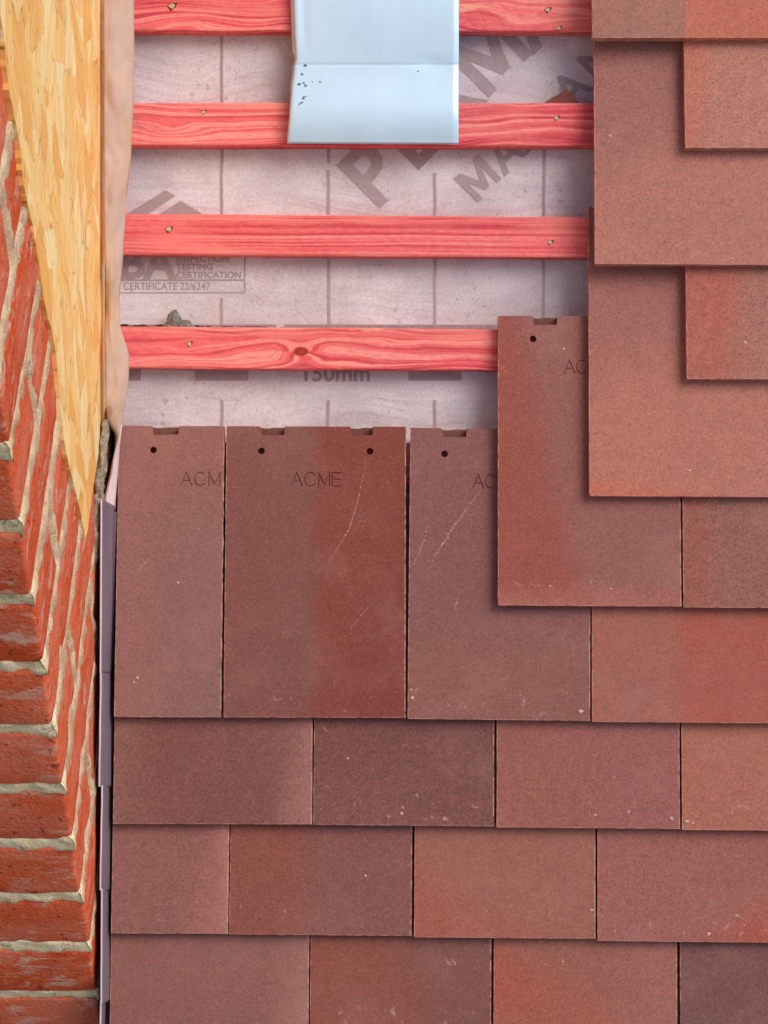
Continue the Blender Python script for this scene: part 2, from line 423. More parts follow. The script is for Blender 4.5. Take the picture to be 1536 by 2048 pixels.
TILES = {}
def tile(key, xl, xr, yt, yt2=None, main=(150, 86, 78), second=None, edge1=(0, 0, -1), soft1=.004, third=None, edge2=(0, 0, -1), soft2=.006,
         lime=.3, label='', holes=(), notches=(), word=None, cut_right=False, group='clay roof tiles', dn=0.0):
    """xl, xr: left and right side in the photo; yt: its tail on the left, yt2 on the right"""
    n = FRONT + dn
    a = P(xl, yt, n); b = P(xr, yt2 if yt2 is not None else yt, n)
    w = (b-a).length; roll = math.atan2(b.y-a.y, b.x-a.x)
    bm = tile_bm(w, cut_right=cut_right)
    Mx = Matrix.Translation(a - Vector((0, 0, T))) @ Matrix.Rotation(roll, 4, 'Z') @ Matrix.Rotation(-TA + random.uniform(-.0012, .0020), 4, 'X') @ Matrix.Rotation(random.uniform(-.0022, .0022), 4, 'Y')
    inv = Mx.inverted()
    def loc(px, py):
        q = FRONT - .25*TILT
        return inv @ P(px, py, q)
    if holes or notches or word:
        cb = bmesh.new()
        for hx, hy in holes:
            p = loc(hx, hy)
            poly_prism(cb, [(p.x+.0031*math.cos(k*math.pi/12), p.y+.0031*math.sin(k*math.pi/12)) for k in range(24)], -.003, T+.003)
        for nx0, nx1 in notches:
            x0, x1 = loc(nx0, 860).x, loc(nx1, 860).x
            h = .0083
            A = [(x0+.0015, LEN-h), (x1-.0006, LEN-h+.0004), (x1+.0002, LEN+.004), (x0-.001, LEN+.004)]
            zb = [T-.0074, T-.0088, T-.0088, T-.0068]
            lo = [cb.verts.new((p[0], p[1], z_)) for p, z_ in zip(A, zb)]
            hi = [cb.verts.new((p[0], p[1], T+.004)) for p in A]
            cb.faces.new((lo[0], lo[1], lo[2])); cb.faces.new((lo[0], lo[2], lo[3])); cb.faces.new(hi)
            for i in range(4): cb.faces.new((lo[i], lo[(i+1) % 4], hi[(i+1) % 4], hi[i]))
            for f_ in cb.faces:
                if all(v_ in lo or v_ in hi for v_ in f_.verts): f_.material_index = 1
            xm = x0+.32*(x1-x0)
            poly_prism(cb, [(x0-.0002, LEN-.0002), (xm-.004, LEN-.0008), (xm+.001, LEN-.0008), (x0+.55*(x1-x0), LEN-.0001), (x0+.55*(x1-x0), LEN+.0046), (x0-.0002, LEN+.0046)], -.002, T+.0046)
        if word:
            txt, wx, wy, pitch = word
            p = loc(wx, wy)
            cut_strokes(cb, txt, p.x, p.y, .0122, T, pitch=pitch)
        bm = boolean(bm, cb)
    o = link('roof_tile', bm, [CLAY, NOTCHSHADE], M=Mx, label=label, cat='roof tile', group=group)
    trim = {'A1': .925, 'Z10': .91, 'Z11': .94, 'E1': 1.03, 'A3': 1.02, 'X0': .95, 'X1': .94, 'X3': .96, 'Y1': .95, 'Y0': .97, 'F1': 1.03, 'D1': .98, 'A0': .985}.get(key, 1.0)
    tone = lambda c: lin(*(trim*q*f + .11*(sum(c)/3-q) for q, f in zip(c, (.935, .945, .915) if key[0] in 'CDEFGH' else (.955, .935, .90))))
    o['clay_main'] = tone(main); soft = lambda c: tone([.8*q+.2*m_ for q, m_ in zip(c, main)])
    o['clay_second'] = soft(second or main); o['clay_third'] = soft(third or main)
    o['edge_one'] = [float(q) for q in edge1]; o['soft_one'] = float(soft1)
    o['edge_two'] = [float(q) for q in edge2]; o['soft_two'] = float(soft2)
    o['lime'] = float(lime); o['tile_width'] = float(w)
    TILES[key] = (o, w)
    # hanging nibs on the back of the head
    if key[0] in 'AB':
        for fx in (.3, .7):
            nb = bmesh.new(); box(nb, w*fx-.010, w*fx+.010, LEN-.022, LEN-.012, -.008, .0005)
            bmesh.ops.bevel(nb, geom=nb.edges[:], offset=.0015, segments=2, affect='EDGES')
            link('hanging_nib', nb, CLAY_NIB, parent=o)
    return o
CLAY_NIB = plain_material('clay_nib', lin(150, 84, 72), .85)

W = .165
RIGHT = lambda f, w=W: (1, 0, -f*w)
LEFT = lambda f, w=W: (-1, 0, f*w)
LOW = lambda y: (0, -1, y)
# --- top courses at the right
tile('H1', 1376, 1746, -142, label='brown clay tile lying beyond the upper right edge of the photo', group='roof tiles outside the photo')
tile('G1', 1185, 1554, 78, main=(178, 113, 98), second=(214, 106, 80), edge1=RIGHT(.508), soft1=.0012, lime=.1,
     label='topmost right clay tile, half brown and half bright orange')
tile('G2', 1557, 1926, 79, label='brown clay tile lying beyond the upper right edge of the photo', group='roof tiles outside the photo')
tile('F1', 1371, 1741, 298, main=(190, 119, 103), second=(198, 108, 86), edge1=(-1, .12, .012), soft1=.012, lime=.35,
     label='light brown clay tile with orange upper left corner, second course down at right edge')
tile('E1', 1190, 1560, 530, 532, main=(186, 113, 99), second=(160, 98, 92), edge1=(-.5, 1, -.085), soft1=.05, lime=.25,  # purplish upper part: clay tone plus shade of the course above, in the colour
     label='large L-shaped visible clay tile, purplish above and pinkish brown below, with one white dot')
tile('D1', 1374, 1744, 760, 761, main=(184, 114, 100), second=(196, 96, 78), edge1=(-1, .1, .042), soft1=.022, lime=.7,
     label='clay tile with broad orange red left half at the right edge, fourth course down')
tile('C1', 1179, 1548, 994, 996, main=(194, 115, 98), second=(166, 98, 92), edge1=(-.35, 1, -.105), soft1=.05, third=(208, 106, 80), edge2=(-.16, -1, .016), soft2=.009, lime=.3,
     label='large salmon brown clay tile with orange streak along its lower left edge')
tile('C2', 1552, 1921, 996, 998, label='brown clay tile lying beyond the right edge of the photo', group='roof tiles outside the photo')
tile('B1', 996, 1363, 1213, 1215, main=(154, 94, 88), second=(162, 76, 62), edge1=(-1, -.22, .075), soft1=.018, third=(180, 102, 90), edge2=LOW(.012), soft2=.016, lime=.6,
     holes=((1066, 678),), notches=((1064, 1114),), word=('ACME', 1127, 748, .0115),
     label='clay tile with red left side, one bare nail hole and notch, stepping above the batten')
tile('B2', 1367, 1736, 1217, 1219, main=(156, 96, 85), second=(162, 88, 74), edge1=LEFT(.14), soft1=.012, lime=.35,
     label='greyish brown clay tile at right edge, right of the tile with the red side')
# --- the bare top course at the left
tile('A0', 228, 442, 1436, 1437, main=(144, 102, 99), second=(152, 97, 91), edge1=(0, 1, -.185), soft1=.03, third=(164, 104, 98), edge2=(-1, 0, .03), soft2=.03, lime=.5,
     holes=((307, 900),), notches=((304, 358),), word=('ACM', 362, 972, .0128), cut_right=True,
     label='narrow cut clay tile with chipped right edge and nail hole beside the lead soakers')
tile('A1', 447, 811, 1437, 1438, main=(143, 86, 80), second=(150, 66, 52), edge1=(1, .0, -.5*W), soft1=.012, third=(146, 58, 45), edge2=(.9, -.7, -.075), soft2=.05, lime=.55,
     holes=((523, 902), (740, 903)), notches=((520, 570), (701, 746)), word=('ACME', 583, 973, .0124),
     label='full clay tile with two nail holes, dull brown left half and deep red right half')
tile('A2', 815, 1180, 1440, 1444, main=(138, 87, 84), second=(148, 92, 82), edge1=LOW(.075), soft1=.03, lime=.75,
     holes=((889, 908),), notches=((884, 934),), word=('ACME', 945, 977, .0115),
     label='dark purplish clay tile with long white chalk scratches and white corner marks')
tile('A3', 1184, 1553, 1446, 1449, main=(166, 96, 84), second=(176, 82, 66), edge1=(1, .05, -.5*W), soft1=.014, lime=.2,
     label='brown clay tile turning orange red on its right half, right edge, fifth course up')
tile('A4', 1557, 1926, 1449, 1452, label='brown clay tile lying beyond the right edge of the photo', group='roof tiles outside the photo')
# --- the laid courses below
tile('Z10', 226, 624, 1650, 1651, main=(144, 87, 81), second=(190, 130, 121), edge1=(1, -.1, -.158), soft1=.03, third=(160, 104, 97), edge2=(-1, 0, .02), soft2=.03, lime=.2,  # fades to a paler pink towards the right edge
     label='wide dull brown clay tile with pale pink right edge, directly below the narrow cut tile')
tile('Z11', 626, 988, 1652, 1655, main=(138, 83, 76), second=(132, 78, 73), edge1=(0, 1, -.05), soft1=.03, lime=1.0,
     label='darkest brown clay tile with a white splinter mark and whitish stains along its tail')
tile('Z12', 993, 1360, 1657, 1660, main=(160, 92, 80), second=(160, 92, 90), edge1=(1, .4, -.10), soft1=.04, lime=.8,
     label='brown clay tile with a purple tint and white lime stains at its lower right')
tile('Z13', 1364, 1733, 1662, 1665, main=(178, 104, 86), lime=.5,
     label='light orange brown clay tile with a white blob in its lower left corner, right edge')
tile('Y0', 222, 456, 1869, 1870, main=(152, 96, 89), second=(186, 112, 103), edge1=(1, -.25, -.072), soft1=.028, third=(204, 144, 132), edge2=(1, 0, -.103), soft2=.012, lime=.2,
     label='narrow squarish clay tile with pink right side beside the soakers, second course from below')
tile('Y1', 458, 823, 1871, 1874, main=(146, 88, 82), second=(156, 80, 64), edge1=LEFT(.42), soft1=.02, lime=.8,
     label='clay tile half rusty red, half purplish grey with whitish smudges, second course from below')
tile('Y2', 828, 1191, 1877, 1880, main=(164, 97, 83), second=(172, 86, 70), edge1=(-.6, -1, .055), soft1=.03, lime=.35,
     label='warm brown clay tile with reddish lower left and pale scrape on its right edge')
tile('Y3', 1195, 1563, 1884, 1888, main=(162, 95, 84), second=(184, 78, 62), edge1=(.8, -1, -.085), soft1=.035, third=(166, 96, 92), edge2=(-1, -.2, .07), soft2=.04, lime=.9,
     label='clay tile with bright red lower right corner and faint white streaks, right edge')
tile('X0', 219, 617, 2086, 2087, main=(156, 96, 88), second=(184, 122, 113), edge1=(1, -.1, -.155), soft1=.028, lime=.25,
     label='wide pinkish brown clay tile at the very bottom, beside the lowest soaker')
tile('X1', 619, 982, 2089, 2092, main=(142, 85, 78), second=(162, 82, 64), edge1=(-1, -.25, .11), soft1=.04, lime=.9,
     label='bottom clay tile, rusty red fading to grey brown, with white chips near its top right')
tile('X2', 987, 1355, 2096, 2099, main=(160, 95, 82), second=(178, 84, 62), edge1=(-.7, -1, .10), soft1=.035, third=(166, 98, 92), edge2=(1, 0, -.12), soft2=.03, lime=.3,
     label='bottom brown clay tile with an orange red lower left patch and one white speck')
tile('X3', 1361, 1729, 2103, 2106, main=(136, 86, 80), second=(128, 80, 77), edge1=(0, -1, .09), soft1=.03, lime=.3,
     label='dark purple brown clay tile in the bottom right corner')
for i, (a, b) in enumerate(((222, 455), (459, 824), (829, 1193), (1198, 1566), (1569, 1937))):
    tile('W%d' % i, a, b, 2306+3*i, label='brown clay tile lying below the bottom edge of the photo', group='roof tiles outside the photo')

# chalk scratches: thin dusty trails lying on the tile faces
def scratch(key, pts, width, n_=14):
    o, w = TILES[key]
    inv = o.matrix_world.inverted() @ ROOF
    bm = bmesh.new()
    loc = [inv @ P(px, py, FRONT-.02) for px, py in pts]
    for p in loc: p.z = T+.00012
    fine = []
    for a, b in zip(loc, loc[1:]):
        for k in range(n_): fine.append(a.lerp(b, k/n_))
    fine.append(loc[-1])
    prev = None
    for i, p in enumerate(fine):
        d = (fine[min(i+1, len(fine)-1)] - fine[max(i-1, 0)]).normalized(); q = Vector((-d.y, d.x, 0))
        hw = width*(.25+.75*math.sin(math.pi*(i+.5)/len(fine)))*random.uniform(.5, 1.2)*.5
        j = q*random.gauss(0, width*.12)
        a, b = bm.verts.new(p+j-q*hw), bm.verts.new(p+j+q*hw)
        if prev: bm.faces.new((prev[0], a, b, prev[1]))
        prev = (a, b)
    bmesh.ops.recalc_face_normals(bm, faces=bm.faces)
    link('chalk_scratch', bm, CHALK, parent=o)
scratch('A1', [(733, 915), (722, 975), (710, 1020), (697, 1060), (678, 1092), (655, 1130)], .0016)
scratch('A1', [(742, 1210), (722, 1232), (700, 1262)], .0013)
scratch('A2', [(960, 982), (930, 1022), (905, 1058), (880, 1098), (862, 1128)], .0028)
scratch('A2', [(858, 1042), (850, 1076), (836, 1110), (824, 1134)], .0018)
scratch('A2', [(916, 1196), (908, 1222)], .002)
scratch('A0', [(312, 1112), (296, 1120), (280, 1140), (274, 1158)], .0018)
scratch('Z11', [(645, 1453), (655, 1464)], .0016, 6)
scratch('Y3', [(1296, 1838), (1290, 1855), (1275, 1862), (1262, 1850)], .0016)
scratch('X1', [(888, 1912), (896, 1928), (904, 1917), (911, 1928)], .0030, 6)
scratch('X1', [(968, 1888), (980, 1888), (980, 1905)], .0014, 6)
scratch('E1', [(1465, 458), (1474, 452), (1482, 452)], .0016, 6)

def lime_blob(key, px, py, r, flat=.35):
    o, w = TILES[key]
    p = (o.matrix_world.inverted() @ ROOF) @ P(px, py, FRONT-.003); p.z = T
    bm = bmesh.new(); rock(bm, p, r*.8, px*.13, 2, (1, .8, flat), .8)
    link('lime_speck', bm, LIMEBLOB, parent=o, smooth_shade=True)
LIMEBLOB = plain_material('lime_speck', lin(206, 166, 154), .9, .25)
for k, px, py, r in (('E1', 1222, 266, .0018), ('Z13', 1372, 1643, .0030), ('Z13', 1384, 1646, .0018), ('A2', 1161, 1423, .0028), ('A2', 824, 1396, .0024), ('A2', 822, 1380, .0016),
                     ('C1', 1378, 942, .0018), ('E1', 1464, 518, .0014), ('Y3', 1416, 1867, .0022), ('Z11', 803, 1627, .0018), ('Z12', 1190, 1630, .0016), ('Z12', 1342, 1637, .0026),
                     ('A0', 274, 1356, .0020), ('A0', 268, 1364, .0014), ('X2', 1126, 1924, .0012), ('B1', 1100, 1172, .0014), ('B1', 1222, 1178, .0013), ('Y2', 1183, 1820, .0018),
                     ('D1', 1490, 685, .0016), ('Y1', 731, 1752, .0014)):
    lime_blob(k, px, py, r)

# ------------------------------------------------------------------ tiling battens with nails
BN = .020
def batten(y0, y1, y0r, y1r, x0, x1, label, figure, bare, knot=(0, 0, 0), nails=()):
    a = P(x0, y1, BN); b = P(x1, y1r, BN)
    L = (b-a).length; h = V(y0, BN)-V(y1, BN)
    roll = math.atan2(b.y-a.y, b.x-a.x)
    bm = bmesh.new()
    nx = 90
    rings = []
    for i in range(nx+1):
        x = L*i/nx
        j = [noise.noise(Vector((x*14, k*7.3+y0, 0)))*.0007 for k in range(4)]
        c = .0009
        prof = [(0+j[0], c), (c*.35+j[0], c*.3), (c+j[0], 0), (h-c+j[1], 0), (h+j[1], c), (h+j[1], BN-c), (h-c*.4+j[1], BN-c*.35), (h-c+j[1], BN), (c*1.6+j[0], BN), (c*.45+j[0], BN-c*.7), (0+j[0], BN-c*1.6)]
        rings.append([bm.verts.new((x, p, q)) for p, q in prof])
    for r0, r1 in zip(rings, rings[1:]):
        for k in range(len(r0)):
            bm.faces.new((r0[k], r1[k], r1[(k+1) % len(r0)], r0[(k+1) % len(r0)]))
    bm.faces.new(rings[0]); bm.faces.new(rings[-1][::-1])
    bmesh.ops.recalc_face_normals(bm, faces=bm.faces)
    Mx = Matrix.Translation(a - Vector((0, 0, BN))) @ Matrix.Rotation(roll, 4, 'Z')
    o = link('roof_batten', bm, WOOD, M=Mx, label=label, cat='batten', group='red timber tiling battens')
    inv = Mx.inverted()
    o['figure'] = figure; o['bare'] = bare
    kk = inv @ P(knot[0], knot[1], BN) if knot[2] else Vector((9, 9, 0))
    o['knot'] = [kk.x, kk.y, float(knot[2])]
    for nx_, ny_, s in nails:
        p = inv @ P(nx_, ny_, BN)
        nb = bmesh.new()
        pts = [(p.x + s*.0026*math.cos(q)*random.uniform(.8, 1.15), p.y + s*.0021*math.sin(q)*random.uniform(.8, 1.15)) for q in [k*math.pi/6 for k in range(12)]]
        poly_prism(nb, pts, BN-.004, BN+.0009)
        bmesh.ops.rotate(nb, verts=nb.verts, cent=p, matrix=Matrix.Rotation(.5, 3, Vector((1, -.6, 0))))
        link('nail', nb, ZINC, parent=o, label='silvery nail head driven at a slant')
        gb = bmesh.new()
        d = Vector((.0030, .0017, 0))*s
        pts = [(p.x+d.x*.2-.002*s, p.y-.0028*s), (p.x-.0006*s, p.y-.0036*s), (p.x+.003*s, p.y-.0008*s), (p.x+d.x*1.5, p.y+d.y*1.3), (p.x+d.x*1.2, p.y+d.y*1.7), (p.x-.001*s, p.y+.0026*s), (p.x-.0034*s, p.y+.0004*s)]
        poly_prism(gb, pts, BN-.001, BN+.00025)
        link('nail_dent', gb, DARKWOOD, parent=o)
    return o
batten(-22, 62, -24, 64, 224, 1800, 'uppermost red batten, broad pale grain swirls, passing under the metal sheet top', .050, .10, nails=((343, 13, 1.2), (1095, 20, .9), (1118, 56, .7)))
batten(205, 291, 205, 293, 224, 1800, 'red batten behind the lower half of the blue-white metal sheet', .030, .06, nails=((407, 224, .7), (1112, 236, .8)))
batten(427, 508.5, 438, 519.5, 222, 1780, 'red batten with straight fine grain just below the metal sheet', .006, 0.0, nails=((337, 459, 1.0), (1100, 485, .8)))
batten(652.5, 736, 663, 747, 222, 1780, 'lowest fully bare red batten with a round knot and a mortar lump on its top', .045, .07, (602, 703, .0048), nails=((378, 688, .8),))
batten(884, 966, 886, 968, 238, 1780, 'red batten almost hidden under the heads of the tiles with nail holes', .02, .03)

# lime crumbs, dirt, mortar lump on the lowest bare batten
bm = bmesh.new()
a = P(352, 641, .012)
for cx, cy, rx, ry, sd in ((-.001, -.001, .0075, .0112, 3.3), (.008, -.005, .0095, .0055, 8.1), (-.008, -.006, .0055, .0045, 5.1)):
    t_ = bmesh.ops.create_icosphere(bm, subdivisions=3, radius=1)
    for v in t_['verts']:
        d = v.co.normalized(); up_k = 1-.45*max(0, d.y)
        k = 1+.30*noise.noise(d*1.3+Vector((sd, 0, 0)))+.13*noise.noise(d*4+Vector((0, sd, 0)))
        v.co = Vector((cx+d.x*rx*k*up_k, cy+d.y*ry*k, d.z*.007*k*up_k))
link('mortar_lump', bm, LUMP, origin=a, label='jagged grey mortar lump sitting on the top edge of the lowest bare batten', cat='mortar')
bm = bmesh.new()
for i in range(60):
    q = random.random()
    px = 238 + 330*q**1.3
    p = P(px, 655 - random.uniform(0, 5)*(1-q), random.uniform(.003, .015)) - a
    rock(bm, p, random.uniform(.0012, .0030)*(1.1-q*.5), i*1.7, 1, (1.6, .6, 1), .5)
link('dirt', bm, DIRT, origin=a, label='dark crumbs of dirt lying along the top of the lowest bare batten', cat='dirt', kind='stuff')
# brown shard behind the second batten
bm = bmesh.new()
pts = [P(px, py, .012) for px, py in ((1086, 208), (1098, 200), (1128, 183), (1136, 182), (1144, 190), (1156, 206), (1150, 216), (1092, 216))]
c0 = P(1125, 200, .012)
poly_prism(bm, [((p-c0).x, (p-c0).y) for p in pts][::-1], -.003, .004)
bmesh.ops.recalc_face_normals(bm, faces=bm.faces)
bmesh.ops.bevel(bm, geom=bm.edges[:], offset=.0006, segments=1, affect='EDGES')
link('clay_shard', bm, SHARD, origin=c0, label='small brown triangular shard poking up behind the batten beside the metal sheet', cat='shard')

# ------------------------------------------------------------------ printed underlay
def relief(u, v):
    s = .0022*noise.noise(Vector((u*5, v*22, 1.0))) + .0006*noise.noise(Vector((u*16+v*9, v*40, 4)))
    return s
bm = bmesh.new()
U0, U1, V0, V1 = U(233), .62, -.66, .64
grid(bm, 280, 420, lambda a, b: Vector((U0+(U1-U0)*a, V0+(V1-V0)*b, relief(U0+(U1-U0)*a, V0+(V1-V0)*b)-.0012)))
under = link('roof_underlay', bm, UNDER, label='pinkish grey printed underlay sheet showing between the red battens', cat='roof underlay', smooth_shade=True)
m = under.modifiers.new('thickness', 'SOLIDIFY'); m.thickness = .0008; m.offset = -1

def drape(bm, step=.006):
    """cut a flat print finely and lay it on the wrinkled sheet"""
    for ax in (0, 1):
        cs = [v.co[ax] for v in bm.verts]
        if not cs: return
        q = math.floor(min(cs)/step)*step
        while q < max(cs):
            no = Vector((0, 0, 0)); no[ax] = 1
            co = Vector((0, 0, 0)); co[ax] = q
            bmesh.ops.bisect_plane(bm, geom=bm.verts[:]+bm.edges[:]+bm.faces[:], plane_co=co, plane_no=no)
            q += step
    for v in bm.verts:
        v.co.x += .0007*noise.noise(Vector((v.co.x*30, v.co.y*60, 9)))
        v.co.z = relief(v.co.x, v.co.y) - .0012 + .00035

def flat_poly(bm, pxpts):
    f = bm.faces.new([bm.verts.new(P(x, y, 0)) for x, y in pxpts]); f.normal_update()
    if f.normal.z < 0: f.normal_flip()
def printed(name, polys, mat, label=None):
    bm = bmesh.new()
    for p in polys: flat_poly(bm, p)
    drape(bm)
    return link(name, bm, mat, parent=under, label=label)
def rect(x0, x1, y0, y1): return [(x0, y0), (x1, y0), (x1, y1), (x0, y1)]
def text_bm(body, px, py, cap, ang, bold=0.0, sx=1.0, space=1.0):
    """cap height in photo pixels; baseline starts at px, py"""
    cu = bpy.data.curves.new('t', 'FONT'); cu.body = body; cu.offset = bold; cu.space_character = space; cu.resolution_u = 3
    o = bpy.data.objects.new('t', cu); COL.objects.link(o); bpy.context.view_layer.update()
    me = o.evaluated_get(bpy.context.evaluated_depsgraph_get()).to_mesh()
    bm = bmesh.new(); bm.from_mesh(me); bpy.data.objects.remove(o)
    k = cap / .73 * DC / F            # capitals of the built-in font are about 0.73 em high
    c, s = math.cos(ang), math.sin(ang); o0 = P(px, py, 0)
    for v in bm.verts:
        x, y = v.co.x*k*sx, v.co.y*k
        v.co = Vector((o0.x + x*c - y*s, o0.y + x*s + y*c, 0))
    return bm
def m_bm(body, px, py, cap, ang, bold=0.0, sx=1.0, space=1.0):
    q = .20; w_ = 1.02
    pts = [(.07, 0), (.07, 1), (.07+q*1.15, 1), (.07+w_/2, .42), (.07+w_-q*1.15, 1), (.07+w_, 1), (.07+w_, 0), (.07+w_-q, 0), (.07+w_-q, .64), (.07+w_/2+q*.42, .10), (.07+w_/2-q*.42, .10), (.07+q, .64), (.07+q, 0)]
    k = cap*DC/F; c, s_ = math.cos(ang), math.sin(ang); o0 = P(px, py, 0)
    bm = bmesh.new()
    bm.faces.new([bm.verts.new((o0.x+(x*c-y*s_)*k, o0.y+(x*s_+y*c)*k, 0)) for x, y in pts][::-1])
    return bm
def printed_text(pieces, mat, label=None, name='printed_lettering'):
    bm = bmesh.new()
    for pc in pieces:
        b = m_bm(*pc) if pc[0] == 'M' else text_bm(*pc); me = bpy.data.meshes.new('x'); b.to_mesh(me); b.free(); bm.from_mesh(me)
    bmesh.ops.triangulate(bm, faces=bm.faces[:])
    drape(bm)
    bmesh.ops.recalc_face_normals(bm, faces=bm.faces[:])
    if sum(f.normal.z for f in bm.faces) < 0: bmesh.ops.reverse_faces(bm, faces=bm.faces[:])
    return link(name, bm, mat, parent=under, label=label)
def wavy(x, y0, y1, w=6):
    """a ruled line printed on cloth: slightly ragged"""
    return rect(x-w/2, x+w/2, y0, y1)
for x, segs in ((443, ((-40, 204), (292, 432), (595, 650), (800, 905))), (657, ((-40, 150), (292, 325), (340, 432), (512, 650), (800, 905))),
                (870, ((346, 432), (512, 652), (800, 905))), (1087, ((290, 432), (514, 640), (800, 905)))):
    for a, b in segs: printed('printed_line', [wavy(x+random.uniform(-.6, .6), a, b)], INKPALE)
for a, b in ((236, 552), (568, 1000)): printed('printed_line', [rect(a, b, 649, 668)], INKDARK)
for a in (176, 390, 603, 817):
    if a == 603: continue
    printed('printed_bar', [rect(a, a+106, 700, 761)], INK)
A45 = math.radians(45)
sq = .7071
def along(ox, oy, d): return ox + d*sq, oy - d*sq
big = [('P', *along(757, 415, -8), 124, A45, .022, 1.0), ('E', *along(757, 415, 100), 124, A45, .022, 1.0), ('R', *along(757, 415, 198), 124, A45, .022, 1.0),
       ('M', *along(757, 415, 303), 124, A45, .022, 1.0), ('A', *along(757, 415, 440), 124, A45, .022, 1.0)]
printed_text(big, INK, 'large grey diagonal lettering')
small = [('M', *along(956, 405, -6), 68, A45, .018, 1.0), ('A', *along(956, 405, 76), 68, A45, .018, 1.0), ('X', *along(956, 405, 140), 68, A45, .018, 1.0),
         ('A', *along(956, 405, 262), 68, A45, .018, 1.0), ('N', *along(956, 405, 336), 68, A45, .018, 1.0)]
printed_text(small, INK, 'smaller grey diagonal lettering')
printed_text([('BBA', 187, 555, 64, 0, .034, 1.03)], INK, 'grey certification letters')
printed_text([('INSPECTION', 352, 524, 13.5, 0, .02, 1.02), ('TESTING', 352, 540, 13.5, 0, .02, 1.02), ('CERTIFICATION', 352, 556, 13.5, 0, .02, .98)], INK)
printed_text([('CERTIFICATE 22/6247', 246, 579, 15.5, 0, .004, .875)], INK)
printed_text([('150mm', 600, 762, 34, 0, .02, 1.0)], INKDARK)
printed('printed_border', [rect(180, 490, 558.5, 561.5), rect(180, 490, 584, 586), rect(488, 490.5, 470, 558.4), rect(488, 490.5, 561.6, 583.9)], INK)
printed('printed_logo', [[(330, 380), (351, 391), (235, 470), (185, 470)], [(361, 401), (425, 440), (300, 440)]], INK, 'grey printed roof shaped emblem')

# unseen dark boarding, added to keep light from below out of the wall slot
bm = bmesh.new(); box(bm, -.2575, .62, -.66, .64, -.06, -.045)
link('roof', bm, plain_material('light_stop_board', lin(70, 58, 50), .9), kind='structure')

# ------------------------------------------------------------------ upstand of felt at the wall
XL = [(-60, 207), (300, 208), (500, 210), (610, 214), (660, 210), (800, 212), (840, 216), (870, 232), (900, 231), (940, 222), (1012, 208)]
XR = [(-60, 267), (0, 267), (100, 268), (200, 266), (300, 262), (400, 252), (500, 246), (600, 237), (650, 240), (715, 258), (770, 256), (860, 240), (930, 226), (1000, 211), (1012, 209)]
bm = bmesh.new()
def felt(a, b):
    y = -60 + 1072*b
    xl, xr = lerp_pts(XL, y), lerp_pts(XR, y)
    n0, n1 = .060, .050
    deep = smooth(800, 930, y)
    n = n0+(n1-n0)*a + (.0035*math.sin(math.pi*a) + .0032*noise.noise(Vector((a*1.5, y*.012, 3))) + .0015*noise.noise(Vector((a*4, y*.03, 8))))*(1-deep) - .03*deep*(1-a)**1.0
    if 560 < y < 680: n -= .010*math.sin(math.pi*(y-560)/120)*(1-a)
    return P(xl+(xr-xl)*a, y, n)
grid(bm, 14, 160, felt)
up = link('felt_upstand', bm, FELT, label='wavy beige felt strip standing up between the strand board and the batten ends', cat='felt strip', smooth_shade=True)
m = up.modifiers.new('thickness', 'SOLIDIFY'); m.thickness = .0008; m.offset = -1
bm = bmesh.new()
def wedge(a, b):
    y = 850 + 170*b
    xl = lerp_pts(XR, y) + .3; xr = max(xl+.8, lerp_pts([(850, 243), (900, 238), (1020, 229)], y))
    return P(xl+(xr-xl)*a, y, .050-.012*a)
grid(bm, 4, 30, wedge)
wd = link('folded_edge', bm, plain_material('felt_face', lin(228, 200, 200), .7, .04), parent=up, smooth_shade=True, label='pale pink folded wedge at the foot of the strip')
wd.modifiers.new('thickness', 'SOLIDIFY').thickness = .0008

# ------------------------------------------------------------------ lead soakers
def soaker(y0, y1, rim0, rim1, foot0, foot1, top_slant, bot_slant, lab, nr=.080):
    """y0..y1 upper and lower end; rim and foot positions at the upper (0) and lower (1) end"""
    def up_(a, b):                            # a: 0 foot .. 1 rim, b: 0 low .. 1 high
        n = .045 + (nr-.045)*a
        px = (foot0*b+foot1*(1-b))*(1-a) + (rim0*b+rim1*(1-b))*a
        yy = y1 + (y0-y1)*b
        yy += (1-a)*top_slant*smooth(.90, 1, b) - (1-a)*bot_slant*smooth(.10, 0, b)
        p = P(px, yy, n)
        p.x += .0004*noise.noise(Vector((b*3, a*2, y0)))
        return p
    org = up_(0, 0)
    bm = bmesh.new()
    grid(bm, 6, 60, lambda a, b: up_(a, b)-org)
    o = link('lead_soaker', bm, LEAD, origin=org, label=lab, cat='soaker', group='lead soakers along the wall', smooth_shade=True)
    m = o.modifiers.new('thickness', 'SOLIDIFY'); m.thickness = .0009; m.offset = 0
    rb = bmesh.new()
    def rim(a, b):
        p = up_(1, b)-org; ang = math.pi*2*a
        return p + Vector((math.cos(ang)*.0008, 0, math.sin(ang)*.0008+.0004))
    grid(rb, 8, 60, rim)
    link('rim', rb, EDGE, parent=o, smooth_shade=True)
    fb = bmesh.new()
    grid(fb, 2, 20, lambda a, b: up_(0, .06+.88*b)-org+Vector((.0002+.003*a, 0, -.0005-.02*a)))
    link('foot_flange', fb, LEAD, parent=o)
    return o
soaker(998, 1346, 202.5, 201, 229, 222.5, 14, 0, 'uppermost lead soaker with slanted top end, beside the narrow cut tile', .080)
soaker(1343, 1573, 201.5, 198.6, 221.5, 224.5, 0, 0, 'second lead soaker from the top, ending below the narrow cut tile', .079)
soaker(1570, 1780, 204, 200.5, 219.5, 221.5, 0, 0, 'third lead soaker from the top, with a wide dark gap to the tile', .079)
soaker(1777, 2010, 203.4, 202.3, 217.5, 223, 0, 13, 'fourth lead soaker from the top, with a slanted lower end', .079)
